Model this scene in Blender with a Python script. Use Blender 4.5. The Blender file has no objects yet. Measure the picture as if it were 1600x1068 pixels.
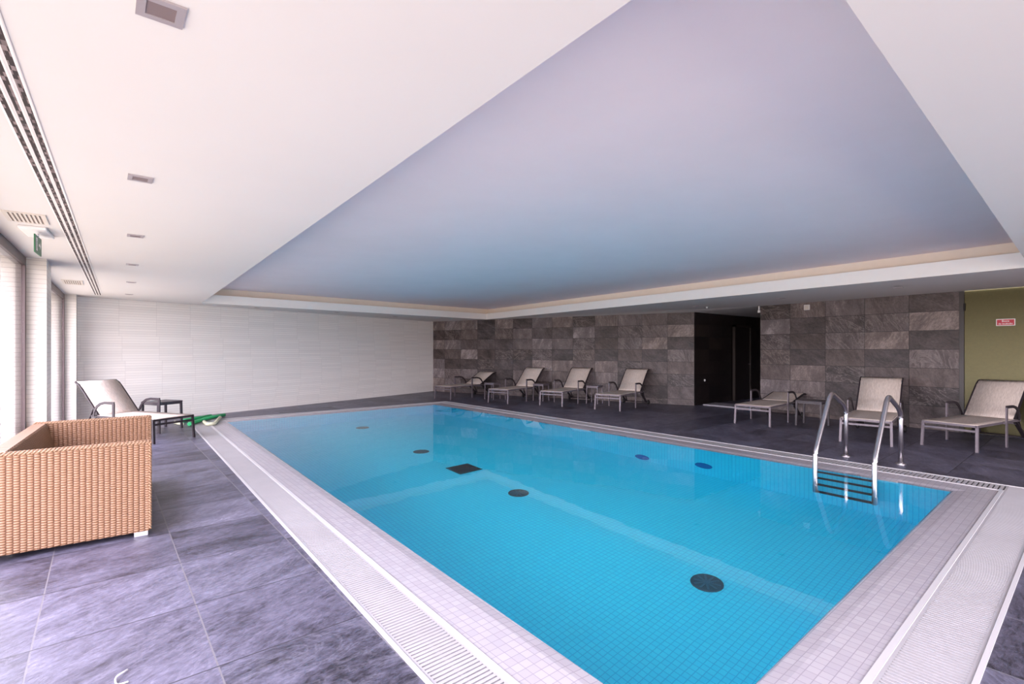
import bpy, bmesh, math, random
from mathutils import Vector, Matrix
random.seed(7)
C = bpy.context.scene.collection
SC = bpy.context.scene
PI = math.pi

# ------------------------------------------------------------------ camera
F = 770.0; EYE = 1.42
YAW = math.atan(640 / F)                       # camera looks this far clockwise of +Y
cam = bpy.data.cameras.new('camera'); camo = bpy.data.objects.new('camera', cam); C.objects.link(camo)
camo.location = (0, 0, EYE); camo.rotation_euler = (PI / 2, 0, -YAW)
cam.sensor_width = 36; cam.lens = F / 1600 * 36; cam.shift_y = 11.5 / 1600
cam.clip_start = 0.02; cam.clip_end = 200
SC.camera = camo

# ------------------------------------------------------------------ exposure
SC.view_settings.view_transform = 'Standard'; SC.view_settings.look = 'None'
SC.view_settings.gamma = 1; SC.view_settings.use_curve_mapping = False
SC.view_settings.exposure = 1.2
SC.cycles.max_bounces = 16; SC.cycles.diffuse_bounces = 9; SC.cycles.glossy_bounces = 6; SC.cycles.transmission_bounces = 12
SC.cycles.caustics_refractive = True; SC.cycles.caustics_reflective = True; SC.cycles.sample_clamp_indirect = 20

# ------------------------------------------------------------------ world: pale overcast sky above, bright warm paving below
W = bpy.data.worlds.new('world'); SC.world = W; W.use_nodes = True
nt = W.node_tree; nt.nodes.clear()
tc = nt.nodes.new('ShaderNodeTexCoord'); sx = nt.nodes.new('ShaderNodeSeparateXYZ')
rp = nt.nodes.new('ShaderNodeValToRGB'); bg = nt.nodes.new('ShaderNodeBackground'); wo = nt.nodes.new('ShaderNodeOutputWorld')
mp = nt.nodes.new('ShaderNodeMapRange'); mp.inputs[1].default_value = -1; mp.inputs[2].default_value = 1
nt.links.new(tc.outputs['Generated'], sx.inputs[0]); nt.links.new(sx.outputs[2], mp.inputs[0]); nt.links.new(mp.outputs[0], rp.inputs[0])
e = rp.color_ramp.elements
e[0].position = 0.0; e[0].color = (0.48, 0.42, 0.38, 1)
e[1].position = 1.0; e[1].color = (1.9, 1.85, 2.4, 1)
a = e.new(0.49); a.color = (.74, 0.63, 0.56, 1)
a = e.new(0.53); a.color = (2.0, 1.86, 2.0, 1)
nt.links.new(rp.outputs[0], bg.inputs[0]); bg.inputs[1].default_value = 3.0
nt.links.new(bg.outputs[0], wo.inputs[0])

def portal(name, loc, rot, sx_, sy_):
    l = bpy.data.lights.new(name, 'AREA'); l.shape = 'RECTANGLE'; l.size = sx_; l.size_y = sy_
    l.cycles.is_portal = True
    o = bpy.data.objects.new(name, l); C.objects.link(o); o.location = loc; o.rotation_euler = rot
portal('window_daylight', (-.7594, 2.1, 1.18), (PI / 2, 0, -PI / 2 - .0243), 9.8, 2.36)
portal('window_daylight', (-.5804, 9.47, 1.18), (PI / 2, 0, -PI / 2 - .0243), 3.7, 2.36)
portal('window_daylight', (3.8, -3.5, 1.18), (-PI / 2, 0, PI), 8.0, 2.3)  # portal of the added glazing behind the camera

# ================================================================== materials
def newmat(name):
    m = bpy.data.materials.new(name); m.use_nodes = True
    b = m.node_tree.nodes['Principled BSDF']
    return m, m.node_tree, b
class N:
    def __init__(s, nt): s.nt = nt
    def n(s, t, **k):
        x = s.nt.nodes.new(t)
        for a, b in k.items(): setattr(x, a, b)
        return x
    def put(s, sock, v):
        if isinstance(v, bpy.types.NodeSocket): s.nt.links.new(v, sock)
        else:
            if hasattr(sock.default_value, '__len__') and not hasattr(v, '__len__'): v = (v,) * len(sock.default_value)
            sock.default_value = v
    def m(s, op, *a, clamp=False):
        x = s.n('ShaderNodeMath', operation=op, use_clamp=clamp)
        for i, v in enumerate(a): s.put(x.inputs[i], v)
        return x.outputs[0]
    def pos(s):
        t = s.n('ShaderNodeTexCoord'); q = s.n('ShaderNodeSeparateXYZ'); s.nt.links.new(t.outputs['Object'], q.inputs[0])
        return t.outputs['Object'], q.outputs[0], q.outputs[1], q.outputs[2]
    def xyz(s, x, y, z):
        c = s.n('ShaderNodeCombineXYZ'); s.put(c.inputs[0], x); s.put(c.inputs[1], y); s.put(c.inputs[2], z); return c.outputs[0]
    def noise(s, v, scale, det=4, rough=.6, dist=0, lac=2):
        x = s.n('ShaderNodeTexNoise'); s.put(x.inputs['Vector'], v); x.inputs['Scale'].default_value = scale
        x.inputs['Detail'].default_value = det; x.inputs['Roughness'].default_value = rough; x.inputs['Distortion'].default_value = dist
        return x.outputs[0]
    def white(s, v):
        x = s.n('ShaderNodeTexWhiteNoise', noise_dimensions='3D'); s.put(x.inputs['Vector'], v); return x.outputs['Value'], x.outputs['Color']
    def ramp(s, f, st):
        x = s.n('ShaderNodeValToRGB'); s.put(x.inputs[0], f); e = x.color_ramp.elements
        e[0].position, e[0].color = st[0][0], (*st[0][1], 1); e[1].position, e[1].color = st[-1][0], (*st[-1][1], 1)
        for p, c in st[1:-1]: q = e.new(p); q.color = (*c, 1)
        return x.outputs[0]
    def mix(s, f, a, b, bt='MIX'):
        x = s.n('ShaderNodeMix', data_type='RGBA', blend_type=bt); s.put(x.inputs[0], f); s.put(x.inputs[6], a if isinstance(a, bpy.types.NodeSocket) else (*a, 1)); s.put(x.inputs[7], b if isinstance(b, bpy.types.NodeSocket) else (*b, 1))
        return x.outputs[2]
    def bump(s, h, st, d=.01):
        x = s.n('ShaderNodeBump'); x.inputs['Strength'].default_value = st; x.inputs['Distance'].default_value = d; s.put(x.inputs['Height'], h); return x.outputs[0]
    def line(s, c, pitch, off, w):
        """1 inside joints of width w repeating each pitch, first joint at off; also the cell index"""
        t = s.m('DIVIDE', s.m('SUBTRACT', c, off), pitch)
        f = s.m('FRACT', t); idx = s.m('FLOOR', t)
        d = s.m('MINIMUM', f, s.m('SUBTRACT', 1.0, f))
        return s.m('LESS_THAN', d, w / 2 / pitch), idx

def plain(name, col, rough=.5, metal=0, spec=.5, var=0.0, scale=8, bump=0.0):
    m, nt, b = newmat(name); k = N(nt)
    b.inputs['Roughness'].default_value = rough; b.inputs['Metallic'].default_value = metal; b.inputs['Specular IOR Level'].default_value = spec
    p, x, y, z = k.pos()
    n = k.noise(p, scale, 5)
    lo = tuple(c * (1 - var) for c in col); hi = tuple(min(1, c * (1 + var)) for c in col)
    nt.links.new(k.ramp(n, [(.3, lo), (.7, hi)]), b.inputs['Base Color'])
    if bump: nt.links.new(k.bump(k.noise(p, scale * 6, 3), bump), b.inputs['Normal'])
    return m

def slate(name, pu, pv, offu, offv, axes, cols, joint, jw=.006, rough=.45, vein=1.0, spec=.5, stains=False, bump=.5, vary=.35, aniso=(.9, 1.8), rot=2.2, fine=.28, lo=.30, hi=.80, joint2=None):
    m, nt, b = newmat(name); k = N(nt)
    p, x, y, z = k.pos(); ax = dict(x=x, y=y, z=z)
    u, v = ax[axes[0]], ax[axes[1]]
    l1, i1 = k.line(u, pu, offu, jw); l2, i2 = k.line(v, pv, offv, jw)
    wv, wc = k.white(k.xyz(i1, i2, 3.0))
    # every slab has its own cut through the stone
    sep = k.n('ShaderNodeSeparateColor'); nt.links.new(wc, sep.inputs[0])
    ang = k.m('MULTIPLY', sep.outputs[0], rot)
    ca, sa = k.m('COSINE', ang), k.m('SINE', ang)
    ur = k.m('ADD', k.m('MULTIPLY', u, ca), k.m('MULTIPLY', v, sa)); vr = k.m('SUBTRACT', k.m('MULTIPLY', v, ca), k.m('MULTIPLY', u, sa))
    q = k.xyz(k.m('ADD', k.m('MULTIPLY', ur, aniso[0]), k.m('MULTIPLY', sep.outputs[1], 40)), k.m('ADD', k.m('MULTIPLY', vr, aniso[1]), k.m('MULTIPLY', sep.outputs[2], 40)), 0.0)
    n1 = k.noise(q, 2.2, 14, .74, .35); n2 = k.noise(q, 22, 8, .78, .5)
    n3 = k.noise(q, 1.4, 8, .62, 3.5)
    f = k.m('ADD', k.m('MULTIPLY', n1, 1 - fine), k.m('MULTIPLY', n2, fine))
    f = k.m('ADD', f, k.m('MULTIPLY', k.m('SUBTRACT', wv, .5), vary))
    col = k.ramp(f, [(lo, cols[0]), (.47, cols[1]), (.60, cols[2]), (hi, cols[3])])
    ve = k.m('ABSOLUTE', k.m('SUBTRACT', n3, .5))
    vm = k.m('MULTIPLY', k.m('SUBTRACT', 1.0, k.m('DIVIDE', ve, .035), clamp=True), .35 * vein)
    vm = k.m('MULTIPLY', vm, k.m('GREATER_THAN', sep.outputs[2], .62))
    col = k.mix(vm, col, cols[3])
    # brown and lilac slabs among the grey ones
    col = k.mix(k.m('MULTIPLY', sep.outputs[1], .45), col, cols[4], 'MULTIPLY')
    if stains:
        st = k.noise(p, .9, 5, .6, .6)
        col = k.mix(k.m('MULTIPLY', k.m('GREATER_THAN', st, .60), .55), col, (.25, .23, .28), 'MULTIPLY')
    j = k.m('MAXIMUM', l1, l2)
    col = k.mix(l1, col, joint)
    col = k.mix(l2, col, joint2 or joint)
    nt.links.new(col, b.inputs['Base Color'])
    b.inputs['Specular IOR Level'].default_value = spec
    nt.links.new(k.m('ADD', rough - .1, k.m('MULTIPLY', n2, .22)), b.inputs['Roughness'])
    hgt = k.m('SUBTRACT', f, k.m('MULTIPLY', j, .6))
    nt.links.new(k.bump(hgt, bump, .006), b.inputs['Normal'])
    return m

def mosaic(name, cols, joint, pitch=.05, jw=.004, rough=.25, vary=.12, joff=0.0, bump=.3):
    """small square tiles on any axis-aligned face"""
    m, nt, b = newmat(name); k = N(nt)
    p, x, y, z = k.pos()
    lx, ix = k.line(x, pitch, joff + .0007, jw); ly, iy = k.line(y, pitch, joff + .0007, jw); lz, iz = k.line(z, pitch, joff + .0007, jw)
    g = k.n('ShaderNodeNewGeometry'); s = k.n('ShaderNodeSeparateXYZ'); nt.links.new(g.outputs['True Normal'], s.inputs[0])
    nx = k.m('SUBTRACT', 1.0, k.m('GREATER_THAN', k.m('ABSOLUTE', s.outputs[0]), .7)); ny = k.m('SUBTRACT', 1.0, k.m('GREATER_THAN', k.m('ABSOLUTE', s.outputs[1]), .7)); nz = k.m('SUBTRACT', 1.0, k.m('GREATER_THAN', k.m('ABSOLUTE', s.outputs[2]), .5))
    j = k.m('MAXIMUM', k.m('MAXIMUM', k.m('MULTIPLY', lx, nx), k.m('MULTIPLY', ly, ny)), k.m('MULTIPLY', lz, nz))
    wv, _ = k.white(k.xyz(k.m('MULTIPLY', ix, nx), k.m('MULTIPLY', iy, ny), k.m('MULTIPLY', iz, nz)))
    col = k.mix(k.m('MULTIPLY', wv, 1.0), cols[0], cols[1])
    big = k.noise(p, 1.7, 4)
    col = k.mix(k.m('MULTIPLY', big, vary), col, cols[1])
    col = k.mix(j, col, joint)
    nt.links.new(col, b.inputs['Base Color']); b.inputs['Roughness'].default_value = rough
    nt.links.new(k.bump(k.m('SUBTRACT', 1.0, j), bump, .002), b.inputs['Normal'])
    return m

def strip_tile(name, col, joint):
    """long thin white wall tiles, u = x + y of the object"""
    m, nt, b = newmat(name); k = N(nt)
    p, x, y, z = k.pos(); u = k.m('ADD', x, y)
    lz, iz = k.line(z, .0475, .01, .005)
    grp = k.m('FLOOR', k.m('DIVIDE', iz, 5.0))
    sh = k.m('MULTIPLY', k.m('FLOOR', k.m('MULTIPLY', k.white(k.xyz(grp, 1.0, 7.0))[0], 3.0)), .05)
    lu, iu = k.line(k.m('ADD', u, sh), .62, .1, .006)
    wv, _ = k.white(k.xyz(iu, iz, 0.0))
    c2 = tuple(c * .93 for c in col)
    c = k.mix(wv, col, c2)
    j = k.m('MAXIMUM', lz, k.m('MULTIPLY', lu, .6))
    c = k.mix(j, c, joint)
    nt.links.new(c, b.inputs['Base Color']); b.inputs['Roughness'].default_value = .32
    tilt = k.m('MULTIPLY', wv, .25)
    nt.links.new(k.bump(k.m('ADD', k.m('SUBTRACT', 1.0, j), tilt), .5, .003), b.inputs['Normal'])
    return m

M = {}
M['ceil'] = plain('ceiling_paint', (.71, .675, .65), .85, var=.012, scale=1.2)
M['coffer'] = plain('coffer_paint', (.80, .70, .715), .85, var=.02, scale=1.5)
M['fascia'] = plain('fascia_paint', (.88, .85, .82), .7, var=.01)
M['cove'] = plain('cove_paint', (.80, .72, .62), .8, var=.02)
WL = ((.030, .022, .023), (.095, .074, .076), (.175, .142, .146), (.40, .345, .34), (.85, .70, .52))
M['slate_wall'] = slate('slate_wall_tiles', .664, .318, 0, 1.42 - .318 * 5, 'xz', WL, (.012, .011, .011), jw=.007, rough=.5, vary=.26, lo=.34, hi=.72, fine=.36)
FL = ((.022, .020, .030), (.078, .074, .108), (.165, .160, .225), (.40, .39, .48), (.90, .84, .86))
M['slate_wall_near'] = slate('slate_wall_tiles_near', .70, .3355, 0, 1.42 - .3355 * 5, 'xz', WL, (.012, .011, .011), jw=.007, rough=.5, vary=.26, lo=.34, hi=.72, fine=.36)
M['slate_floor'] = slate('slate_floor_tiles', .66, .695, .40, .455, 'xy', FL, (.16, .15, .17), jw=.007, rough=.40, joint2=(.035, .032, .045), vein=.35, spec=.5, bump=1.0, vary=.10, aniso=(.8, 2.0), rot=.7, fine=.46, lo=.38, hi=.70)
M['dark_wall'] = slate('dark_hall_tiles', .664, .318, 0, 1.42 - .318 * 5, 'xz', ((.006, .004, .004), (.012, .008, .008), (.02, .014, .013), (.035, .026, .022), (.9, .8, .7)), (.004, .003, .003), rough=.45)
M['strip'] = strip_tile('white_strip_tiles', (.90, .855, .82), (.66, .62, .60))
M['strip_dimmed'] = strip_tile('dimmed_strip_tiles', (.62, .585, .55), (.44, .41, .39))  # same white tile, its colour darkened to offset the window light
M['coping'] = mosaic('coping_mosaic', ((.46, .43, .465), (.41, .38, .42)), (.32, .29, .33), jw=.0035)
M['pool'] = mosaic('pool_mosaic', ((.045, .80, .99), (.035, .76, .97)), (.02, .56, .82), jw=.006, rough=.4)
M['grate'] = plain('grate_plastic', (.42, .40, .42), .4, var=.06, scale=3)
M['gutter'] = plain('gutter_channel', (.10, .095, .11), .7)
M['rimwhite'] = plain('white_rim', (.56, .54, .555), .4)
M['alu'] = plain('dark_window_metal', (.10, .075, .08), .4, .6)
M['frame'] = plain('lounger_metal', (.16, .135, .155), .42, .3, var=.05)
M['darkmetal'] = plain('dark_metal', (.03, .023, .028), .6, 0, .25)
M['darkwood'] = plain('dark_table', (.05, .04, .05), .4)
M['rubber'] = plain('black_rubber', (.012, .011, .012), .7)
M['chrome'] = plain('brushed_steel', (.70, .66, .68), .30, 1.0, var=.05)
M['trey'] = plain('dark_tread', (.02, .025, .03), .5)
M['greylight'] = plain('grey_lamp_bezel', (.42, .38, .40), .4, .3)
M['recess'] = plain('lamp_recess', (.20, .15, .15), .5)
def slotmat():
    m, nt, b = newmat('slot_black'); k = N(nt); p, x, y, z = k.pos()
    w, _ = k.white(k.xyz(k.m('FLOOR', k.m('DIVIDE', y, .035)), k.m('FLOOR', k.m('DIVIDE', k.m('SUBTRACT', x, k.m('MULTIPLY', y, .0233)), .009)), 0.0))
    nt.links.new(k.ramp(w, [(.5, (.03, .02, .022)), (.85, (.26, .20, .20))]), b.inputs['Base Color']); b.inputs['Roughness'].default_value = .8
    return m
M['slot'] = slotmat()
M['blade'] = plain('slot_blade', (.30, .23, .23), .6)
M['vent'] = plain('vent_cream', (.66, .60, .54), .6)
M['white'] = plain('white_plastic', (.82, .80, .80), .4)
M['silver'] = plain('silver_foot', (.75, .74, .80), .3, .8)
M['green'] = plain('green_foam', (.04, .56, .20), .6, var=.06)
M['cream'] = plain('cream_foam', (.80, .80, .58), .6, var=.04)
M['red'] = plain('red_sign', (.55, .02, .05), .4)
M['exitgreen'] = plain('exit_green', (.02, .14, .06), .4)
M['olive'] = plain('olive_door', (.068, .060, .024), .30, .6, var=.08, scale=30, bump=.05)
M['doorframe'] = plain('door_frame', (.05, .045, .045), .4, .4)
M['hallfloor'] = plain('white_footbath', (.38, .36, .40), .4)
M['drain'] = plain('drain_dark', (.01, .07, .10), .5)
M['drainrib'] = plain('drain_rib', (.02, .12, .17), .4)
M['disc_blue'] = plain('lamp_shadow_disc', (.02, .16, .45), .2)

def sling():
    m, nt, b = newmat('sling_fabric'); k = N(nt)
    p, x, y, z = k.pos()
    wx = k.m('SINE', k.m('MULTIPLY', x, 420)); wy = k.m('SINE', k.m('MULTIPLY', y, 420))
    w = k.m('MULTIPLY', wx, wy)
    n = k.noise(k.xyz(k.m('MULTIPLY', x, 1.0), k.m('MULTIPLY', y, 6.0), z), 14, 4)
    f = k.m('ADD', k.m('MULTIPLY', w, .12), n)
    nt.links.new(k.ramp(f, [(.25, (.50, .41, .36)), (.75, (.76, .66, .59))]), b.inputs['Base Color'])
    b.inputs['Roughness'].default_value = .75
    nt.links.new(k.bump(w, .3, .001), b.inputs['Normal'])
    return m
M['sling'] = sling()

def wicker():
    m, nt, b = newmat('honey_wicker'); k = N(nt)
    p, x, y, z = k.pos()
    u = k.m('DIVIDE', k.m('ADD', x, y), .034); v = k.m('DIVIDE', z, .018)
    par = k.m('MODULO', k.m('FLOOR', u), 2.0)
    rib = k.m('ABSOLUTE', k.m('SINE', k.m('MULTIPLY', u, PI)))
    st = k.m('ABSOLUTE', k.m('SINE', k.m('MULTIPLY', k.m('ADD', v, k.m('MULTIPLY', par, .5)), PI)))
    h = k.m('MULTIPLY', k.m('POWER', rib, .6), k.m('ADD', .33, k.m('MULTIPLY', st, .67)))
    n = k.noise(p, 30, 4)
    f = k.m('ADD', k.m('MULTIPLY', h, .75), k.m('MULTIPLY', n, .3))
    nt.links.new(k.ramp(f, [(.12, (.085, .036, .018)), (.48, (.22, .105, .054)), (.98, (.35, .205, .122))]), b.inputs['Base Color'])
    b.inputs['Roughness'].default_value = .42
    nt.links.new(k.bump(h, .9, .008), b.inputs['Normal'])
    return m
M['wicker'] = wicker()
M['wickerplain'] = plain('wicker_edge', (.34, .20, .12), .45, var=.25, scale=60, bump=.5)

def water():
    m = bpy.data.materials.new('pool_water'); m.use_nodes = True; nt = m.node_tree; nt.nodes.clear(); k = N(nt)
    o = k.n('ShaderNodeOutputMaterial'); g = k.n('ShaderNodeBsdfGlass'); g.inputs['IOR'].default_value = 1.333
    g.inputs['Roughness'].default_value = 0.0; g.inputs['Color'].default_value = (1, 1, 1, 1)
    p, x, y, z = k.pos()
    h = k.m('ADD', k.noise(p, 2.2, 2, .5), k.m('MULTIPLY', k.noise(p, 14, 2, .5), .12))
    bp = k.bump(h, .10, .010); nt.links.new(bp, g.inputs['Normal'])
    nt.links.new(g.outputs[0], o.inputs['Surface'])
    return m
M['water'] = water()
def pane():
    m = bpy.data.materials.new('window_glass'); m.use_nodes = True; nt = m.node_tree; nt.nodes.clear(); k = N(nt)
    o = k.n('ShaderNodeOutputMaterial'); t = k.n('ShaderNodeBsdfTransparent'); gl = k.n('ShaderNodeBsdfGlossy'); gl.inputs['Roughness'].default_value = .01
    mx = k.n('ShaderNodeMixShader'); ge = k.n('ShaderNodeNewGeometry'); dt = k.n('ShaderNodeVectorMath', operation='DOT_PRODUCT')
    nt.links.new(ge.outputs['Incoming'], dt.inputs[0]); nt.links.new(ge.outputs['Normal'], dt.inputs[1])
    fr = k.m('ADD', .04, k.m('MULTIPLY', .96, k.m('POWER', k.m('SUBTRACT', 1.0, k.m('ABSOLUTE', dt.outputs['Value'])), 5.0)))   # Schlick, the same from both sides
    nt.links.new(fr, mx.inputs[0]); nt.links.new(t.outputs[0], mx.inputs[1]); nt.links.new(gl.outputs[0], mx.inputs[2]); nt.links.new(mx.outputs[0], o.inputs['Surface'])
    return m
M['pane'] = pane()

# ================================================================== mesh helpers
class MB:
    def __init__(s): s.bm = bmesh.new()
    def poly(s, pts, mi=0):
        f = s.bm.faces.new([s.bm.verts.new(p) for p in pts]); f.material_index = mi; return f
    def box(s, a, b, bev=0, mi=0, mat=None):
        x0, y0, z0 = a; x1, y1, z1 = b
        v = [s.bm.verts.new(p) for p in ((x0, y0, z0), (x1, y0, z0), (x1, y1, z0), (x0, y1, z0), (x0, y0, z1), (x1, y0, z1), (x1, y1, z1), (x0, y1, z1))]
        fs = [s.bm.faces.new([v[i] for i in q]) for q in ((3, 2, 1, 0), (4, 5, 6, 7), (0, 1, 5, 4), (1, 2, 6, 5), (2, 3, 7, 6), (3, 0, 4, 7))]
        for f in fs: f.material_index = mi
        if mat: bmesh.ops.transform(s.bm, matrix=mat, verts=v)
        if bev:
            es = list({e for f in fs for e in f.edges})
            bmesh.ops.bevel(s.bm, geom=es, offset=bev, segments=2, profile=.5, affect='EDGES')
        return s
    def prism(s, pts, y0, y1, axis='y', mi=0):
        """closed outline pts (two coords) extruded along an axis"""
        def P(p, t): return (p[0], t, p[1]) if axis == 'y' else ((t, p[0], p[1]) if axis == 'x' else (p[0], p[1], t))
        a = [s.bm.verts.new(P(p, y0)) for p in pts]; b = [s.bm.verts.new(P(p, y1)) for p in pts]; n = len(pts)
        fs = [s.bm.faces.new(a), s.bm.faces.new(list(reversed(b)))]
        for i in range(n): fs.append(s.bm.faces.new((a[i], b[i], b[(i + 1) % n], a[(i + 1) % n])))
        for f in fs: f.material_index = mi
        return s
    def tube(s, path, r, seg=12, caps=True, sq=None, up=None, mi=0):
        """round tube, or rectangular bar when sq=(w,h); path is a list of points"""
        P = [Vector(p) for p in path]; rings = []
        up0 = Vector(up) if up else None
        for i, p in enumerate(P):
            if i == 0: t = P[1] - P[0]
            elif i == len(P) - 1: t = P[-1] - P[-2]
            else: t = (P[i + 1] - p).normalized() + (p - P[i - 1]).normalized()
            t.normalize()
            if up0: a = up0.cross(t)
            else:
                a = Vector((0, 0, 1)).cross(t)
                if a.length < .2: a = Vector((0, 1, 0)).cross(t)
            a.normalize(); b = t.cross(a)
            k = 1.0
            if 0 < i < len(P) - 1:
                c = (P[i + 1] - p).normalized().dot((p - P[i - 1]).normalized()); k = 1 / max(.6, math.sqrt((1 + c) / 2))
            if sq: offs = [(sq[0] / 2, sq[1] / 2 * k), (-sq[0] / 2, sq[1] / 2 * k), (-sq[0] / 2, -sq[1] / 2 * k), (sq[0] / 2, -sq[1] / 2 * k)]
            else: offs = [(r * math.cos(2 * PI * j / seg), r * math.sin(2 * PI * j / seg)) for j in range(seg)]
            rings.append([s.bm.verts.new(p + a * o[0] + b * o[1]) for o in offs])
        n = len(rings[0])
        for i in range(len(rings) - 1):
            for j in range(n):
                f = s.bm.faces.new((rings[i][j], rings[i][(j + 1) % n], rings[i + 1][(j + 1) % n], rings[i + 1][j])); f.smooth = not sq; f.material_index = mi
        if caps:
            s.bm.faces.new(list(reversed(rings[0]))).material_index = mi; s.bm.faces.new(rings[-1]).material_index = mi
        return s
    def lathe(s, prof, c=(0, 0, 0), seg=28, axis='z', mi=0):
        rings = []
        for r, h in prof:
            rr = []
            for j in range(seg):
                a = 2 * PI * j / seg; x, y = r * math.cos(a), r * math.sin(a)
                q = (x, y, h) if axis == 'z' else ((x, h, y) if axis == 'y' else (h, x, y))
                rr.append(s.bm.verts.new((q[0] + c[0], q[1] + c[1], q[2] + c[2])))
            rings.append(rr)
        for i in range(len(rings) - 1):
            for j in range(seg):
                f = s.bm.faces.new((rings[i][j], rings[i][(j + 1) % seg], rings[i + 1][(j + 1) % seg], rings[i + 1][j])); f.smooth = len(prof) > 5; f.material_index = mi
        s.bm.faces.new(list(reversed(rings[0]))); s.bm.faces.new(rings[-1])
        return s
    def build(s, name, mats, parent=None, norm=True):
        if norm: bmesh.ops.recalc_face_normals(s.bm, faces=s.bm.faces)
        me = bpy.data.meshes.new(name); s.bm.to_mesh(me); s.bm.free()
        for m in (mats if isinstance(mats, (list, tuple)) else [mats]): me.materials.append(m)
        o = bpy.data.objects.new(name, me); C.objects.link(o)
        if parent: o.parent = parent
        return o
def tag(o, label=None, cat=None, group=None, kind=None):
    if label: o['label'] = label
    if cat: o['category'] = cat
    if group: o['group'] = group
    if kind: o['kind'] = kind
    return o
def empty(name, loc, rz=0):
    o = bpy.data.objects.new(name, None); C.objects.link(o); o.location = loc; o.rotation_euler = (0, 0, rz); o.empty_display_size = .1
    return o
KIDS = {}
def kids(o): return [c for c in bpy.data.objects if c.parent == o]
def copy_tree(o, parent=None):
    c = o.copy(); C.objects.link(c); c.parent = parent
    for ch in kids(o): copy_tree(ch, c)
    return c
def struct(o, label, cat='structure'):
    o['kind'] = 'structure'; o['label'] = label; o['category'] = cat; return o

ZC = 2.36
# ================================================================== floor, pool shell, coping, grates
# outer edge of the gutter, coping line, step line and water line (near-left, far-left, far-right, near-right)
GO = [(1.02, .34), (1.29, 11.52), (7.22, 11.52), (7.27, .34)]
GI = [(1.31, .63), (1.56, 11.28), (6.95, 11.28), (6.98, .65)]
ST = [(1.56, .87), (1.81, 11.14), (6.74, 11.14), (6.70, .89)]
WA = [(1.64, .95), (1.88, 11.07), (6.64, 11.07), (6.62, .98)]
def ring(mb, a, b, za, zb, mi=0):
    for i in range(4):
        j = (i + 1) % 4
        mb.poly([(*a[i], za), (*a[j], za), (*b[j], zb), (*b[i], zb)], mi)
mb = MB()
OUT = [(-.95, -3.5), (-.95, 16), (16.5, 16), (16.5, -3.5)]
ring(mb, OUT, GO, 0, 0)
ring(mb, GO, GO, 0, -.20)
fl = mb.build('floor', M['slate_floor'], norm=False)
for p in fl.data.polygons: pass
struct(fl, 'grey slate tiled deck floor around the pool', 'floor')
def fixup(o, target=(0, 0, 1)):
    bm = bmesh.new(); bm.from_mesh(o.data)
    for f in bm.faces:
        if abs(f.normal.z) > .3 and f.normal.z < 0: f.normal_flip()
    bm.to_mesh(o.data); bm.free()
fixup(fl)

# gutter trough, coping, pool basin
ZW = -.009
def inset(q, d):
    cx = sum(p[0] for p in q) / 4; cy = sum(p[1] for p in q) / 4
    return [(p[0] + (d if p[0] < cx else -d), p[1] + (d if p[1] < cy else -d)) for p in q]
mb = MB()
ring(mb, GO, inset(GO, .0), -.0, -.13, 0)
ring(mb, GO, GI, -.13, -.13, 0)
ring(mb, GI, GI, -.13, -.002, 0)
gut = mb.build('pool_gutter', M['gutter'], norm=False); tag(gut, 'dark overflow channel under the grating around the pool', 'gutter', kind='structure')
mb = MB()
rim = inset(GI, .03)
ring(mb, GI, rim, .004, .004, 1); ring(mb, GI, GI, -.01, .004, 1); ring(mb, rim, rim, .004, 0, 1)
ring(mb, rim, ST, .0, -.002, 0)
ring(mb, ST, WA, -.002, -.012, 0)
ring(mb, WA, inset(WA, .02), -.012, -.06, 0)
cop = mb.build('pool_coping', [M['coping'], M['rimwhite']], norm=False); tag(cop, 'pale lilac mosaic coping framing the blue pool', 'coping', kind='structure'); fixup(cop)
mb = MB()
B0 = inset(WA, .02)
ZB = -1.43
ring(mb, B0, B0, -.06, ZB); mb.poly([(*p, ZB) for p in B0])
bas = mb.build('pool_basin', M['pool'], norm=False); tag(bas, 'blue mosaic basin of the swimming pool', 'pool', kind='structure'); fixup(bas)
# faint steps of the basin floor are level: one flat bed
mb = MB()
mb.poly([(p[0], p[1], ZW) for p in inset(WA, -.008)])
wt = mb.build('pool_water', M['water'], norm=False); tag(wt, 'still clear water filling the indoor pool', 'water', kind='stuff'); fixup(wt)

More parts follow.
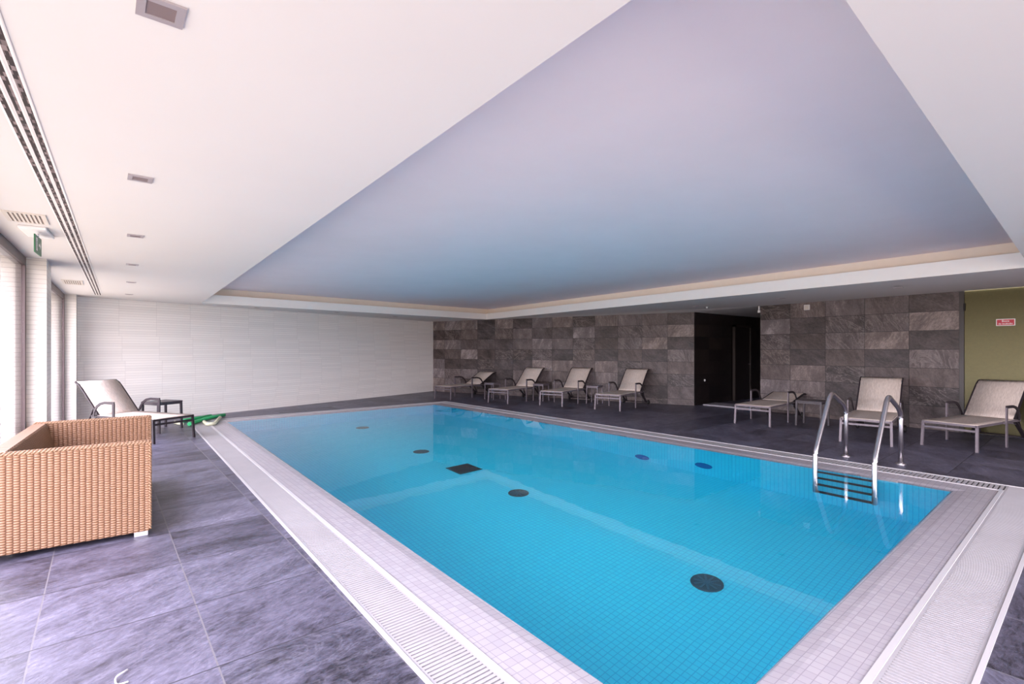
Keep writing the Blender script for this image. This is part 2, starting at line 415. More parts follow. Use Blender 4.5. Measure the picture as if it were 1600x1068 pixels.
# outer thin white rim and slatted grating
mb = MB()
r1 = inset(GO, .022)
ring(mb, GO, r1, .005, .005); ring(mb, GO, GO, 0, .005); ring(mb, r1, r1, .005, -.02)
rm = mb.build('gutter_rim', M['rimwhite'], norm=False); tag(rm, 'thin white outer edging between slate floor and grating', 'edging', kind='structure'); fixup(rm)
G0 = inset(GO, .024); G1 = GI
def lerp(a, b, t): return (a[0] + (b[0] - a[0]) * t, a[1] + (b[1] - a[1]) * t)
def grating(i, pitch, gap, label, t0=0.0, t1=1.0, L=None):
    j = (i + 1) % 4
    a0, a1, b0, b1 = G0[i], G0[j], G1[i], G1[j]
    # sides along Y: clip to the inner rectangle; ends run full length
    mb = MB(); 
    length = math.dist(a0, a1)
    if i in (0, 2):    # left and right run between the two cross bands
        ta0 = abs(G1[i][1] - a0[1]) / length; ta1 = 1 - abs(G1[j][1] - a1[1]) / length
        f = lambda t: (lerp(a0, a1, ta0 + (ta1 - ta0) * t), lerp(b0, b1, t))
        length *= (ta1 - ta0)
    else:
        def f(t):
            o = lerp(a0, a1, t); x = o[0]; tt = (x - b0[0]) / (b1[0] - b0[0])
            return o, (x, b0[1] + (b1[1] - b0[1]) * tt)
    n = int(length / pitch); half = (1 - gap / pitch)
    for k in range(n):
        o0, i0 = f(k / n); o1, i1 = f((k + half) / n)
        top = [o0, o1, i1, i0]
        z0, z1 = -.022, .0
        mb.poly([(*p, z1) for p in top])
        mb.poly([(*o0, z0), (*i0, z0), (*i0, z1), (*o0, z1)]); mb.poly([(*o1, z0), (*i1, z0), (*i1, z1), (*o1, z1)])
    for s in (.0, .48, .94):
        P0 = f(0); P1 = f(1)
        q = [lerp(*P0, s), lerp(*P1, s), lerp(*P1, s + .06), lerp(*P0, s + .06)]
        zt = .0005 if s != .48 else -.006
        mb.poly([(*p, zt) for p in q])
    g = mb.build('gutter_grating', M['grate'], norm=False); fixup(g)
    tag(g, label, 'grating', 'overflow gratings around the pool'); return g
grating(0, .026, .010, 'white slatted grating strip beside the wicker sofa, left of the pool')
grating(1, .026, .010, 'white slatted grating strip along the far end of the pool by the white wall')
grating(2, .040, .016, 'narrow slatted grating strip behind the pool ladder on the lounger side')
grating(3, .026, .010, 'white slatted grating strip along the near right end of the pool')

# discs and drain on the pool bed, lamp and painted shadow blob on the side wall
def inlet(x, y, label):
    r = empty('pool_inlet', (x, y, ZB)); tag(r, label, 'pool fitting', 'round dark fittings on the pool floor')
    MB().lathe([(.135, 0), (.135, .01), (.125, .016), (.10, .016)]).build('flange', M['drain'], r)
    mb = MB()
    for k in range(10):
        a = 2 * PI * k / 10; ca, sa = math.cos(a), math.sin(a)
        m = Matrix.Rotation(a, 4, 'Z')
        mb.box((.03, -.008, .016), (.11, .008, .022), mat=m)
    mb.lathe([(.025, .014), (.025, .024)]); mb.build('cover_ribs', M['drainrib'], r)
inlet(4.02, 2.20, 'round dark fitting on the pool floor nearest the camera')
inlet(4.14, 4.85, 'round dark fitting on the pool floor just beside the ceiling reflection corner')
inlet(4.18, 7.45, 'round dark fitting on the pool floor beyond the square drain')
inlet(4.26, 10.10, 'round dark fitting on the pool floor farthest off near the white wall')
dr = empty('pool_drain', (4.18, 6.16, ZB)); tag(dr, 'dark square drain cover in the middle of the pool floor', 'drain')
MB().box((-.20, -.20, 0), (.20, .20, .012)).build('drain_plate', M['drain'], dr)
mb = MB()
for k in range(9): mb.box((-.17, -.17 + k * .04, .012), (.17, -.15 + k * .04, .02))
mb.build('drain_bars', M['trey'], dr)
for y, z, lb in ((3.66, -.98, 'round blue pool lamp set in the side wall nearer the ladder'), (4.70, -1.25, 'faint blue disc painted for a shadow blob on the side wall farther from the ladder')):  # the farther disc is a shadow blob painted in blue
    xw = 6.60
    r = empty('lamp_shadow_disc', (xw, y, z)); tag(r, lb, 'pool light', 'round lamps in the pool side wall')
    MB().lathe([(.13, 0), (.13, -.015), (.10, -.025), (.05, -.028)], axis='x').build('disc_ring', M['disc_blue'], r)

# ================================================================== ceiling with coffer
ZR = 2.412   # the ceiling climbs a little towards the near right wall
CO = [(1.08, .44), (1.546, 11.697), (9.30, 12.44), (8.15, .545)]
mb = MB()
W2N = (11.283, 1.593, ZR); W2F = (11.581, 5.041, ZR)
def cp(*pts): mb.poly([p if len(p) == 3 else (*p, ZC) for p in pts])
cp(OUT[0], OUT[1], CO[1], CO[0]); cp(OUT[1], (8.65, 16), (8.65, 14.6), CO[2], CO[1])
cp(OUT[0], CO[0], CO[3], (8.15, -3.5)); cp(CO[3], W2N, W2F); cp(CO[3], W2F, CO[2]); cp(CO[2], W2F, (11.5, 6.63)); cp(CO[2], (11.5, 6.63), (8.65, 14.6))
cp((8.15, -3.5), CO[3], W2N, (10.85, -3.5, ZR)); cp((11.5, 6.63), W2F, (16.5, 5.0, ZR), (16.5, 6.63))
ring(mb, CO, CO, ZC, ZC + .18, 1)
def expand(q, d): return inset(q, -d)
CE = expand(CO, .15)
ring(mb, CO, CE, ZC + .18, ZC + .18, 1)
ring(mb, CE, CE, ZC + .18, ZC + .33, 2)
mb.poly([(*p, ZC + .33) for p in CE], 3)
cl = mb.build('ceiling', [M['ceil'], M['fascia'], M['cove'], M['coffer']], norm=False)
struct(cl, 'pale plaster ceiling with a large recessed panel above the pool', 'ceiling')

# ================================================================== walls
def wall_between(name, a, b, mat, label, h=2.46, thick=.12, side=1, ext0=0, ext1=0, z0=0):
    """wall whose local x runs from a to b, its room face on local y = 0"""
    d = math.dist(a, b); ang = math.atan2(b[1] - a[1], b[0] - a[0])
    mb = MB(); mb.box((-ext0, 0 if side > 0 else -thick, z0), (d + ext1, thick if side > 0 else 0, h))
    o = mb.build(name, mat); o.location = (a[0], a[1], 0); o.rotation_euler = (0, 0, ang)
    return struct(o, label, 'wall')
wall_between('wall_back', (-.35, 11.75), (8.65, 14.6), M['strip'], 'white wall of long thin horizontal tiles at the far end', ext0=.75)
W1a, W1b = (8.65, 14.6), (11.5, 6.63)
wall_between('wall_right', W1b, W1a, M['slate_wall'], 'dark slate tiled wall behind the four far loungers', side=-1, thick=.15, ext1=.1)
W2a, W2b = (11.581, 5.041), (11.283, 1.593)
wall_between('wall_right_near', W2b, W2a, M['slate_wall_near'], 'slate tiled wall behind the near loungers, left of the olive door', side=-1, thick=.30)
# hall
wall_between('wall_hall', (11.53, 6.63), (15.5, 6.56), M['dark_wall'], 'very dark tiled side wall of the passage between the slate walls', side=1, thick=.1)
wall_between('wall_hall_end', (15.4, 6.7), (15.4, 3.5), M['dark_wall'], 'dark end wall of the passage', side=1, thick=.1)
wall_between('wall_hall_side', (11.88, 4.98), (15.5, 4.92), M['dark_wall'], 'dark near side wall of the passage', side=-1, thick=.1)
mb = MB(); mb.box((11.72, 5.02, 0), (12.35, 6.52, .035), bev=.006)
hs = mb.build('footbath_kerb', M['hallfloor']); tag(hs, 'low white tiled step at the mouth of the dark passage', 'step', kind='structure')
# door in hall wall
dh = empty('door_2', (13.9, 6.56, 0)); struct(dh, 'dark brown door at the deep end of the passage', 'door')
mb = MB(); mb.box((-.5, -.05, 0), (-.44, .02, 2.1)); mb.box((.44, -.05, 0), (.5, .02, 2.1)); mb.box((-.5, -.05, 2.04), (.5, .02, 2.1)); mb.build('door_frame', plain('hall_frame', (.035, .024, .02), .4), dh)
MB().box((-.44, -.02, 0), (.44, .015, 2.04)).build('door_leaf', plain('hall_door', (.016, .011, .010), .4), dh)
MB().lathe([(.012, 0), (.012, -.05), (.02, -.06)], (.36, -.02, 1.0), axis='y').build('door_handle', M['frame'], dh)
sw = MB().lathe([(.03, 0), (.03, -.012), (.022, -.018)], (11.98, 6.62, .62), axis='y').build('wall_button', M['white']); tag(sw, 'small round white button on the dark passage wall', 'button')

# the near part of the right wall: olive metal door in its frame
dx = (W2a[0] - W2b[0]); dy = (W2a[1] - W2b[1]); dl = math.hypot(dx, dy); ux, uy = dx / dl, dy / dl   # along the wall away from camera
ANG2 = math.atan2(uy, ux)
def w2(t, n=0.0): return (W2b[0] + ux * t - uy * n, W2b[1] + uy * t + ux * n)   # n > 0 : into the room
D1 = w2(-1.0)
dr1 = empty('door_1', (W2b[0], W2b[1], 0), ANG2); struct(dr1, 'olive metal door with red sign at the right edge', 'door')
mb = MB(); mb.box((-.06, -.12, 0), (0, .0, 2.42)); mb.box((-1.16, -.12, 0), (-1.10, 0, 2.42)); mb.build('door_frame', M['doorframe'], dr1)
MB().box((-1.10, -.07, .01), (-.06, -.02, 2.45), bev=.003).build('door_leaf', M['olive'], dr1)
mb = MB()
for z in (.25, 2.14): mb.box((-.075, -.022, z - .06), (-.05, .004, z + .06), bev=.003)
mb.build('hinge', M['rubber'], dr1)
mb = MB(); mb.tube([(-.98, -.02, 1.17), (-.98, .04, 1.17), (-.85, .04, 1.17)], .010); mb.lathe([(.024, 0), (.024, .008)], (-.98, -.02, 1.17), axis='y'); mb.build('door_handle', M['rubber'], dr1)
wn = wall_between('wall_right_end', w2(-5.1), w2(-1.16), M['slate_wall_near'], 'slate wall past the olive door outside the frame', side=-1, thick=.3)
# red sign with two lines of white lettering
sg = empty('wall_sign', (*w2(-.535, .0), 1.836), ANG2); tag(sg, 'small red sign with two lines of white lettering on the olive door', 'sign')
sg.location = (*w2(-.565, -.018), 1.858)
MB().box((-.112, -.004, -.056), (.112, .002, .056), bev=.0015).build('sign_border', M['white'], sg)
MB().box((-.101, .002, -.045), (.101, .004, .045)).build('sign_plate', M['red'], sg)
def text(s, size, loc, rot, mat, parent, name='lettering', ext=.0008):
    cu = bpy.data.curves.new(name, 'FONT'); cu.body = s; cu.size = size; cu.align_x = 'CENTER'; cu.align_y = 'CENTER'; cu.extrude = ext; cu.offset = .0006
    t = bpy.data.objects.new(name, cu); C.objects.link(t)
    dg = bpy.context.evaluated_depsgraph_get(); me = bpy.data.meshes.new_from_object(t.evaluated_get(dg))
    bpy.data.objects.remove(t); o = bpy.data.objects.new(name, me); C.objects.link(o); o.location = loc; o.rotation_euler = rot
    me.materials.clear(); me.materials.append(mat); o.parent = parent; return o
text('Boca', .045, (0, .0045, .020), (PI / 2, 0, PI), M['white'], sg); text('de incêndio', .036, (0, .0045, -.022), (PI / 2, 0, PI), M['white'], sg)

# closing walls outside the picture
mb = MB(); mb.box((7.8, -3.45, 0), (16.5, -3.35, 2.5)); mb.box((-1, -3.45, 0), (-.2, -3.35, ZC)); struct(mb.build('wall_front', M['ceil']), 'plain pale wall behind the camera', 'wall')

mb = MB(); mb.box((11.75, -3.5, 0), (11.9, 4.6, 2.6)); mb.box((15.6, 3.4, 0), (15.7, 6.8, 2.6)); struct(mb.build('leak_stop_wall', M['ceil']), 'added unseen wall stopping light leaks behind the slate wall and the door', 'wall')  # added out of sight to keep sky light from leaking past the door
# ================================================================== window wall on the left
XF = -.60; TL = .0243
def xl(y): return XF + TL * (y - 7.0)
def pier(x0, x1, y0, y1, name, label):
    mb = MB(); mb.box((x0, y0, 0), (x1, y1, ZC)); struct(mb.build(name, M['strip_dimmed']), label, 'pillar')
pier(-1.0, -.446, 7.045, 7.62, 'trim_1', 'white tiled pillar between the two windows')
pier(-1.0, -.345, 11.32, 12.2, 'trim_2', 'white tiled pillar in the far left corner')
pier(-1.0, -.70, -3.4, -2.8, 'trim_3', 'white tiled pillar behind the camera')
def window(name, y0, y1, mull, label):
    r = empty(name, (xl((y0 + y1) / 2), (y0 + y1) / 2, 0), -math.atan(TL)); h = (y1 - y0) / 2
    struct(r, label, 'window')
    mb = MB()
    mb.box((-.07, -h, ZC - .09), (0, h, ZC), bev=.004); mb.box((-.07, -h, 0), (0, h, .06), bev=.004)
    mb.box((-.07, -h, .06), (0, -h + .07, ZC - .09)); mb.box((-.07, h - .07, .06), (0, h, ZC - .09))
    for m_ in mull: mb.box((-.07, m_ - r.location.y - .03, .06), (-.005, m_ - r.location.y + .03, ZC - .09))
    mb.build('window_frame', M['alu'], r)
    MB().box((-.020, -h + .07, .06), (-.014, h - .07, ZC - .09)).build('window_pane', M['pane'], r)
window('window_1', -2.8, 7.045, [-.4, 2.2], 'tall dark framed glazing behind the wicker sofa')
window('window_2', 7.62, 11.32, [], 'tall dark framed window beyond the white tiled pillar')
r = empty('window_added', (3.8, -3.4, 0)); struct(r, 'added unseen glazing behind the camera that lights the far faces', 'window')  # unseen glazing added to light the white wall and the fascia
mb = MB(); mb.box((-4.0, -.04, ZC - .08), (4.0, .04, ZC)); mb.box((-4.0, -.04, 0), (4.0, .04, .06))
for x in (-3.97, 0, 3.97): mb.box((x - .03, -.04, .06), (x + .03, .04, ZC - .08))
mb.build('window_frame', M['alu'], r); MB().box((-4.0, -.004, .06), (4.0, .004, ZC - .08)).build('window_pane', M['pane'], r)

# ================================================================== ceiling fittings
def downlight():
    r = empty('ceiling_light', (0, 0, ZC)); mb = MB()
    o, i = .055, .034
    O = [(-o, -o), (-o, o), (o, o), (o, -o)]; I = [(-i, -i), (-i, i), (i, i), (i, -i)]
    ring(mb, O, I, -.006, -.006); ring(mb, O, O, 0, -.006); ring(mb, I, I, -.006, -.001)
    mb.build('lamp_bezel', M['greylight'], r, norm=False)
    MB().box((-i, -i, -.0035), (i, i, -.001)).build('lamp_lens', M['recess'], r)
    return r
dl0 = downlight(); first = True
spots = [(.125, 1.672, 'square grey recessed lamp nearest the camera, at the top edge of the photo'), (.16, 3.39, 'square recessed lamp second from the camera along the window side ceiling'), (.21, 5.13, 'third square recessed lamp along the window side ceiling'),
         (.255, 6.89, 'fourth square recessed lamp along the window side ceiling'), (.31, 8.72, 'fifth square recessed lamp along the window side ceiling'), (.35, 10.65, 'last square recessed lamp before the white wall on the window side'),
         (2.67, 12.15, 'left square lamp in the ceiling strip above the white wall'), (4.58, 12.45, 'middle square lamp in the ceiling strip above the white wall'), (6.43, 12.95, 'right square lamp in the ceiling strip above the white wall'),
         (9.9, 5.65, 'square lamp in the ceiling strip in front of the passage'), (9.6, 3.80, 'square lamp in the ceiling strip above the white wall box'), (9.3, 2.0, 'square lamp in the ceiling strip nearest the olive door')]
for x, y, lb in spots:
    o = dl0 if first else copy_tree(dl0); first = False
    o.location = (x, y, ZC); tag(o, lb, 'ceiling light', 'square recessed ceiling lamps')
sp = MB().lathe([(.03, 0), (.03, -.006), (.012, -.012), (.012, -.03), (.02, -.034)], (10.27, 5.62, ZC)).build('sprinkler', M['white']); tag(sp, 'tiny white sprinkler head in the ceiling before the passage', 'sprinkler')

# triple slot air diffuser
sl = empty('slot_diffuser', (0, 0, ZC)); tag(sl, 'long triple slot air diffuser running along the ceiling by the windows', 'air vent')
def slx(y, o): return -.305 + .0233 * (y - 2.3) + o
y0, y1 = -1.5, 11.07
mb = MB()
mb.poly([(slx(y0, -.008), y0, -.002), (slx(y1, -.008), y1, -.002), (slx(y1, .094), y1, -.002), (slx(y0, .094), y0, -.002)])
mb.build('diffuser_plate', M['fascia'], sl)
for k in range(3):
    a = .0 + k * .033; mb = MB()
    mb.poly([(slx(y0, a), y0, -.003), (slx(y1, a), y1, -.003), (slx(y1, a + .019), y1, -.003), (slx(y0, a + .019), y0, -.003)])
    mb.build('slot', M['slot'], sl)
    mb = MB(); mb.poly([(slx(y0, a + .0195), y0, -.008), (slx(y1, a + .0195), y1, -.008), (slx(y1, a + .024), y1, -.008), (slx(y0, a + .024), y0, -.008)]); mb.build('slot_rib', M['fascia'], sl)

def ceiling_vent(x, y, label, w=.11, l=.17):
    r = empty('ceiling_vent', (x, y, ZC)); tag(r, label, 'air vent', 'small grilles in the window side ceiling')
    mb = MB(); O = [(-w, -l), (-w, l), (w, l), (w, -l)]; I = [(-w + .015, -l + .015), (-w + .015, l - .015), (w - .015, l - .015), (w - .015, -l + .015)]
    ring(mb, O, I, -.008, -.008); ring(mb, O, O, 0, -.008); ring(mb, I, I, -.008, -.001); mb.build('vent_frame', M['vent'], r)
    MB().box((-w + .015, -l + .015, -.002), (w - .015, l - .015, -.001)).build('vent_back', plain('vent_shade', (.30, .24, .20), .8), r)
    mb = MB(); n = 9
    for k in range(n):
        xx = -w + .02 + (2 * w - .04) * k / (n - 1)
        mb.box((xx - .006, -l + .015, -.007), (xx + .006, l - .015, -.003))
    mb.build('vent_slats', M['vent'], r)
    return r
ceiling_vent(-.417, 4.915, 'cream slatted ceiling grille right beside the green exit sign')
ceiling_vent(-.32, 9.23, 'cream slatted ceiling grille above the second window', .11, .26)

# exit sign
ex = empty('exit_sign', (-.395, 5.42, ZC), math.radians(-4)); tag(ex, 'small green hanging exit sign under a white ceiling lamp housing', 'exit sign')
MB().box((-.085, -.20, -.022), (.075, .20, 0), bev=.006).build('lamp_housing', M['white'], ex)
mb = MB(); mb.tube([(.0, .0, -.02), (.0, .0, -.05)], .008); mb.build('hanger', M['chrome'], ex)
MB().box((-.004, -.13, -.185), (.004, .13, -.045), bev=.001).build('sign_panel', M['exitgreen'], ex)
mb = MB()
def flat(pts, mi=0):
    for s in (.0048, -.0048): mb.poly([(s, p[0], p[1]) for p in pts], mi)
# running figure, door and arrow in white
flat([(-.10, -.165), (-.035, -.165), (-.035, -.065), (-.10, -.065)]); 
flat([(.01, -.12), (.055, -.12), (.055, -.145), (.095, -.11), (.055, -.078), (.055, -.10), (.01, -.10)])
mb.build('sign_symbols', M['white'], ex, norm=False)
mb = MB()
flat2 = lambda pts: [mb.poly([(s, p[0], p[1]) for p in pts]) for s in (.0054, -.0054)]
flat2([(-.072, -.085), (-.060, -.085), (-.060, -.073), (-.072, -.073)]); flat2([(-.078, -.09), (-.055, -.09), (-.062, -.125), (-.077, -.125)]); flat2([(-.062, -.125), (-.045, -.14), (-.050, -.145), (-.070, -.13)]); flat2([(-.077, -.125), (-.070, -.125), (-.085, -.16), (-.093, -.158)])
mb.build('running_figure', M['exitgreen'], ex, norm=False)

# small white box high on the slate wall, and small white lamp at the passage corner
bx = empty('wall_box', (*w2(2.45, 0), 2.308), ANG2); tag(bx, 'small square white box high on the slate wall under the ceiling', 'wall box')
MB().box((-.055, 0, -.055), (.055, .035, .055), bev=.006).build('box_body', M['white'], bx); MB().box((-.045, .035, -.045), (.045, .038, .045), bev=.001).build('box_cover', M['vent'], bx)
cl_ = empty('corner_lamp', (11.62, 5.08, 2.29)); tag(cl_, 'tiny white fixture under the ceiling at the passage corner', 'lamp')
MB().box((-.025, -.03, -.03), (.025, .03, .03), bev=.006).build('lamp_body', M['white'], cl_); MB().box((-.03, -.01, .03), (.0, .01, .13)).build('bracket', M['white'], cl_)

# ================================================================== loungers
SLn, LB, WD, SZ, AP = 1.29, .788, .64, .37, .86
def lounger(name, ox, oy, deg, th, label, group, FR='frame'):
    r = empty(name, (ox, oy, 0), math.radians(deg)); tag(r, label, 'sun lounger', group)
    h = WD / 2; t = math.radians(th); ct, st = math.cos(t), math.sin(t)
    for s in (-1, 1):
        MB().tube([(.02, s * (h - .012), .36), (-.005, s * (h - .004), 0)], 0, sq=(.028, .032), up=(0, 1, 0)).build('leg', M[FR], r)
    mb = MB()
    for s in (-1, 1): mb.tube([(0, s * (h - .015), .352), (1.46, s * (h - .015), .352)], 0, sq=(.026, .034), up=(0, 0, 1))
    mb.tube([(.013, -h + .01, .352), (.013, h - .01, .352)], 0, sq=(.026, .03), up=(0, 0, 1)); mb.tube([(1.45, -h + .01, .352), (1.45, h - .01, .352)], 0, sq=(.026, .03), up=(0, 0, 1))
    mb.build('side_rails', M[FR], r)
    MB().tube([(.01, -h + .02, .285), (.01, h - .02, .285)], 0, sq=(.022, .028), up=(0, 0, 1)).build('stretcher', M[FR], r)
    # seat sling
    mb = MB(); n = 10; rows = []
    for k in range(n + 1):
        x = .005 + (SLn + .01) * k / n; sag = .012 * math.sin(PI * k / n)
        rows.append([(x, -h + .004, SZ), (x, -h * .5, SZ - sag * .8), (x, 0, SZ - sag), (x, h * .5, SZ - sag * .8), (x, h - .004, SZ)])
    def sheet(rows, th_=.006):
        V = [[mb.bm.verts.new(p) for p in q] for q in rows]
        for i in range(len(V) - 1):
            for j in range(len(V[0]) - 1): mb.bm.faces.new((V[i][j], V[i + 1][j], V[i + 1][j + 1], V[i][j + 1])).smooth = True
        bmesh.ops.recalc_face_normals(mb.bm, faces=mb.bm.faces)
        bmesh.ops.solidify(mb.bm, geom=list(mb.bm.faces), thickness=th_)
    sheet(rows); mb.build('seat', M['sling'], r)
    # backrest, its head end rolled slightly back
    def bk(l, off=0.0):
        c = max(0, l - LB * .80); b = -1.6 * c * c + off
        return (SLn + l * ct - b * st, SZ + .004 + l * st + b * ct)
    mb = MB(); rows = []
    for k in range(13):
        x, z = bk(LB * k / 12); sag = .010 * math.sin(PI * k / 12)
        rows.append([(x, -h + .03, z), (x + sag * st, 0, z - sag * ct), (x, h - .03, z)])
    sheet(rows); back = mb.build('backrest', M['sling'], r)
    mb = MB()
    for s in (-1, 1): mb.tube([(bk(LB * k / 8, -.012)[0], s * (h - .022), bk(LB * k / 8, -.012)[1]) for k in range(9)], 0, sq=(.026, .022), up=(0, 1, 0))
    a = bk(LB, -.012); mb.tube([(a[0], -h + .02, a[1]), (a[0], h - .02, a[1])], .012); mb.build('backrest_frame', M['darkmetal'], r)
    # arms: flat post, rest and curved rear end
    for s in (-1, 1):
        y = s * (h + .028)
        MB().tube([(AP, y, 0), (AP, y, .575)], 0, sq=(.048, .016), up=(0, 1, 0)).build('arm_post', M[FR], r)
        MB().tube([(AP - .02, y, .583), (AP + .22, y, .580), (AP + .32, y, .560), (AP + .40, y, .515), (AP + .46, y, .44), (AP + .49, y * .97, .365)], 0, sq=(.040, .014), up=(0, 1, 0)).build('armrest', M['darkmetal'], r)
        MB().box((AP - .03, -.012 + s * (h + .008), .335), (AP + .03, .012 + s * (h + .008), .368)).build('bracket', M[FR], r)
    # rear supports and wheels
    mb = MB()
    for s in (-1, 1): mb.tube([(1.36, s * (h - .04), .345), (1.75, s * (h - .04), .055)], 0, sq=(.022, .05), up=(0, 1, 0))
    if th > 15:
        for s in (-1, 1):
            q = bk(LB * .30, -.02); mb.tube([(q[0], s * (h - .07), q[1]), (1.75, s * (h - .07), .075)], 0, sq=(.016, .024), up=(0, 1, 0))
    mb.tube([(1.75, -h, .058), (1.75, h, .058)], .012); mb.build('rear_support', M['darkmetal'], r)
    MB().tube([(1.42, -h + .04, .30), (1.42, h - .04, .30)], 0, sq=(.02, .03), up=(0, 0, 1)).build('cross_bar', M[FR], r)
    for s in (-1, 1): MB().lathe([(.02, -.022), (.05, -.022), (.058, -.016), (.060, 0), (.058, .016), (.05, .022), (.02, .022)], (1.75, s * (h + .012), .060), axis='y').build('wheel', M['rubber'], r)
    return r
G1n = 'sun loungers along the slate wall'
lounger('sun_lounger', 7.452, 12.05, 13.0, 28, 'beige sling lounger farthest away by the white wall corner, backrest half lowered', G1n)
lounger('sun_lounger', 8.021, 10.224, 16.4, 43, 'raised beige lounger second from the white wall corner, tables on both sides', G1n)
lounger('sun_lounger', 8.671, 8.896, 17.9, 44.8, 'raised beige lounger third from the white wall corner', G1n)
lounger('sun_lounger', 9.054, 7.413, 14.5, 45.7, 'raised beige lounger at the end of the far four, nearest the dark passage', G1n)
lounger('sun_lounger', 9.381, 4.234, 3.3, 10.7, 'beige lounger with almost flat backrest in front of the passage mouth', G1n)
lounger('sun_lounger', 8.803, 2.298, 7.4, 47.1, 'raised beige lounger seen behind the pool ladder rails', G1n)
lounger('sun_lounger', 9.313, 1.430, -12.1, 46.7, 'raised beige lounger in front of the olive door at the right edge', G1n)
lounger('sun_lounger', .863, 9.26, 120.0, 44.3, 'pale lilac lounger by the window wall behind the wicker sofa', 'sun lounger by the windows', 'darkmetal')

# ================================================================== side tables
def table(x, y, deg, label, mat, size=.44, hgt=.47, leg=.03):
    r = empty('side_table', (x, y, 0), math.radians(deg)); tag(r, label, 'side table', 'small side tables between the loungers')
    s = size / 2
    mb = MB(); mb.box((-s, -s, hgt - .022), (s, s, hgt), bev=.004); mb.build('tabletop', mat, r)
    for a in (-1, 1):
        for b in (-1, 1):
            MB().tube([(a * (s - .02), b * (s - .02), hgt - .022), (a * (s - .012), b * (s - .012), 0)], 0, sq=(leg, leg), up=(0, 1, 0)).build('leg', mat, r)
    mb = MB()
    for a in (-1, 1):
        mb.tube([(a * (s - .02), -s + .02, hgt - .04), (a * (s - .02), s - .02, hgt - .04)], 0, sq=(.012, .03), up=(0, 0, 1)); mb.tube([(-s + .02, a * (s - .02), hgt - .04), (s - .02, a * (s - .02), hgt - .04)], 0, sq=(.012, .03), up=(0, 0, 1))
    mb.build('apron', mat, r)
    return r
table(8.60, 11.22, 14, 'small dark metal table between the first and second loungers from the white wall', M['frame'], .34, .47, .022)
table(9.38, 10.02, 16, 'small dark metal table between the second and third loungers from the white wall', M['frame'], .34, .47, .022)
table(9.98, 8.60, 16, 'small dark metal table between the third and fourth loungers from the white wall', M['frame'], .34, .47, .022)
table(10.22, 3.50, 2, 'dark side table beside the almost flat lounger', M['darkwood'], .44, .47, .03)
table(.82, 10.76, 30, 'dark square side table behind the lounger by the windows', M['darkwood'], .44, .50, .032)

# ================================================================== pool ladder
ld = empty('pool_ladder', (7.6, 1.90, 0)); tag(ld, 'curved stainless steel pool ladder with dark treads going into the water', 'pool ladder')
def smooth(pts, r=.10, n=6):
    out = [Vector(pts[0])]
    for i in range(1, len(pts) - 1):
        p = Vector(pts[i]); a = (Vector(pts[i - 1]) - p); b = (Vector(pts[i + 1]) - p)
        ra = min(r, a.length * .45, b.length * .45); a = p + a.normalized() * ra; b = p + b.normalized() * ra
        for k in range(n + 1):
            t = k / n; out.append(a * (1 - t) ** 2 + p * 2 * t * (1 - t) + b * t * t)
    out.append(Vector(pts[-1])); return out
for y, nm in ((-.285, 'l'), (.30, 'r')):
    pts = [(0, y, 0), (0, y, .61), (-.10, y, .70), (-.53, y, .87), (-.62, y, .82), (-1.07, y, .22), (-1.09, y, .10), (-1.09, y, -1.02)]
    MB().tube(smooth(pts, .09), .026, seg=16).build('handrail', M['chrome'], ld)
    MB().lathe([(.055, .0), (.055, .008), (.045, .014), (.024, .018)], (0, y, 0)).build('floor_flange', M['chrome'], ld)
for z in (-.09, -.38, -.67, -.97):
    MB().box((-1.135, -.27, z - .014), (-1.06, .285, z + .014), bev=.004).build('tread', M['trey'], ld)

# ================================================================== wicker sofa
sf = empty('wicker_sofa', (.283, 4.665, 0), math.radians(-3.5)); tag(sf, 'honey brown woven wicker sofa frame without cushions beside the windows', 'sofa')
SH = .71; DEP = .90; LEN = 1.86; TH = .085
def panel(name, a, b, bev=.012):
    return MB().box(a, b, bev=bev).build(name, M['wicker'], sf)
def rope(path, name='edge_braid', r=.011):
    mb = MB(); P = [Vector(p) for p in path]
    for i in range(len(P) - 1):
        d = P[i + 1] - P[i]; L = d.length; d.normalize(); side = d.cross(Vector((0, 0, 1)));
        if side.length < .1: side = Vector((1, 0, 0))
        side.normalize(); up = side.cross(d); n = max(6, int(L / .008))
        for ph in (0, PI):
            pts = []
            for k in range(n + 1):
                a_ = 2 * PI * (k / n) * (L / .045) + ph
                pts.append(P[i] + d * (L * k / n) + side * (r * .55 * math.cos(a_)) + up * (r * .55 * math.sin(a_)))
            mb.tube(pts, r * .62, seg=5)
    return mb.build(name, M['wickerplain'], sf)
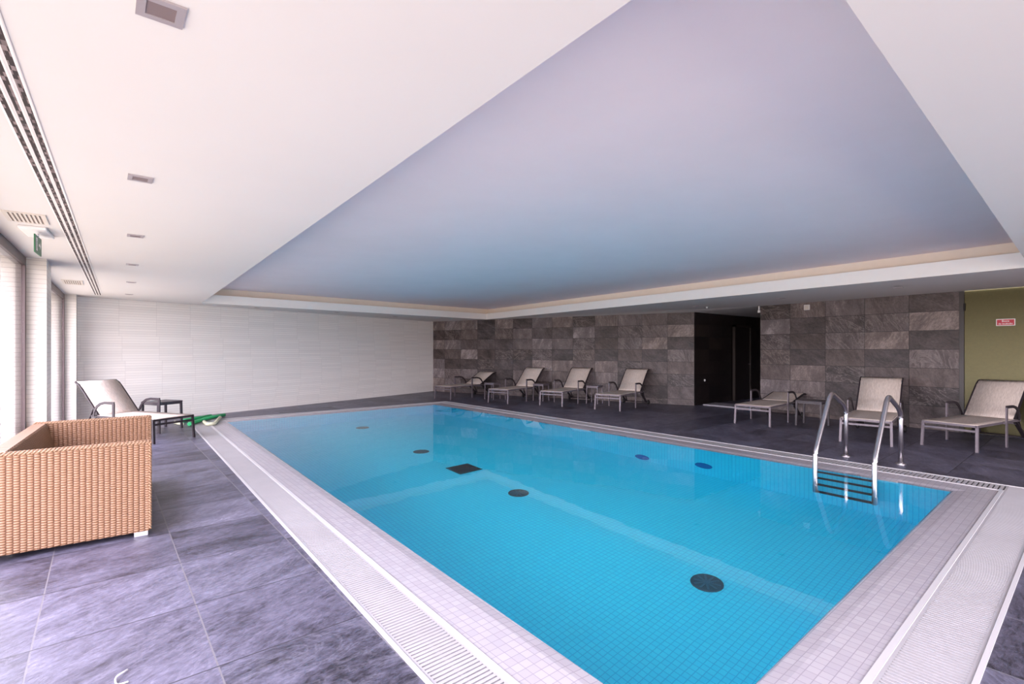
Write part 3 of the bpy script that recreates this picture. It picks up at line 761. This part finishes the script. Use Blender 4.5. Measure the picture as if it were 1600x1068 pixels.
for nm, ya in (('near', 0.0), ('far', LEN - TH)):
    p = panel('arm_panel', (-DEP, ya, .035), (0, ya + TH, SH))
    for yy in (ya + .008, ya + TH - .008): rope([(-DEP + .005, yy, SH), (-.006, yy, SH)])
    rope([(-.003, ya + .008, .05), (-.003, ya + .008, SH)]); rope([(-.003, ya + TH - .008, .05), (-.003, ya + TH - .008, SH)])
mb = MB(); mb.prism([(-DEP, .035), (-DEP, SH), (-DEP + .09, SH + .002), (-DEP + .10, SH - .01), (-DEP + .20, .30), (-DEP + .20, .035)], TH + .002, LEN - TH - .002)
mb.build('back_panel', M['wicker'], sf)
panel('seat_base', (-DEP + .20, TH + .002, .10), (-.01, LEN - TH - .002, .31))
for x in (-.10, -DEP + .04):
    for y in ((.01, LEN - .07) if x > -.5 else (.16, LEN - .2)): MB().box((x, y, 0), (x + .085, y + .06, .036), bev=.003).build('foot', M['silver'], sf)

# ================================================================== foam noodles at the far left pool corner
def noodle(path, r, mat, label):
    o = MB().tube(smooth(path, .12), r, seg=14).build('pool_noodle', mat); tag(o, label, 'pool noodle', 'foam noodles by the far left pool corner'); return o
noodle([(1.24, 10.86, .036), (1.38, 11.13, .036), (1.62, 11.50, .040), (1.98, 11.88, .040)], .034, M['green'], 'long green foam noodle lying on the deck at the pool corner')
noodle([(1.06, 11.30, .034), (1.11, 11.10, .034), (1.14, 10.96, .034)], .030, M['cream'], 'short cream foam noodle left of the round green noodle end')
noodle([(1.50, 11.06, .034), (1.49, 10.62, .034), (1.62, 10.66, .034), (1.84, 11.50, .038)], .030, M['cream'], 'hook shaped cream foam noodle lying on the white pool edging')
noodle([(1.20, 11.42, .036), (1.30, 11.52, .036), (1.74, 11.90, .036)], .034, M['green'], 'green foam noodle lying nearest the white wall')

# scrap of white plastic strap on the floor
st = MB().tube(smooth([(.085, 2.76, .006), (.04, 2.72, .012), (.045, 2.66, .006), (.085, 2.66, .006)], .03), .0035, seg=6).build('strap_scrap', M['white']); tag(st, 'tiny curled white scrap lying on the slate floor in the foreground', 'scrap')
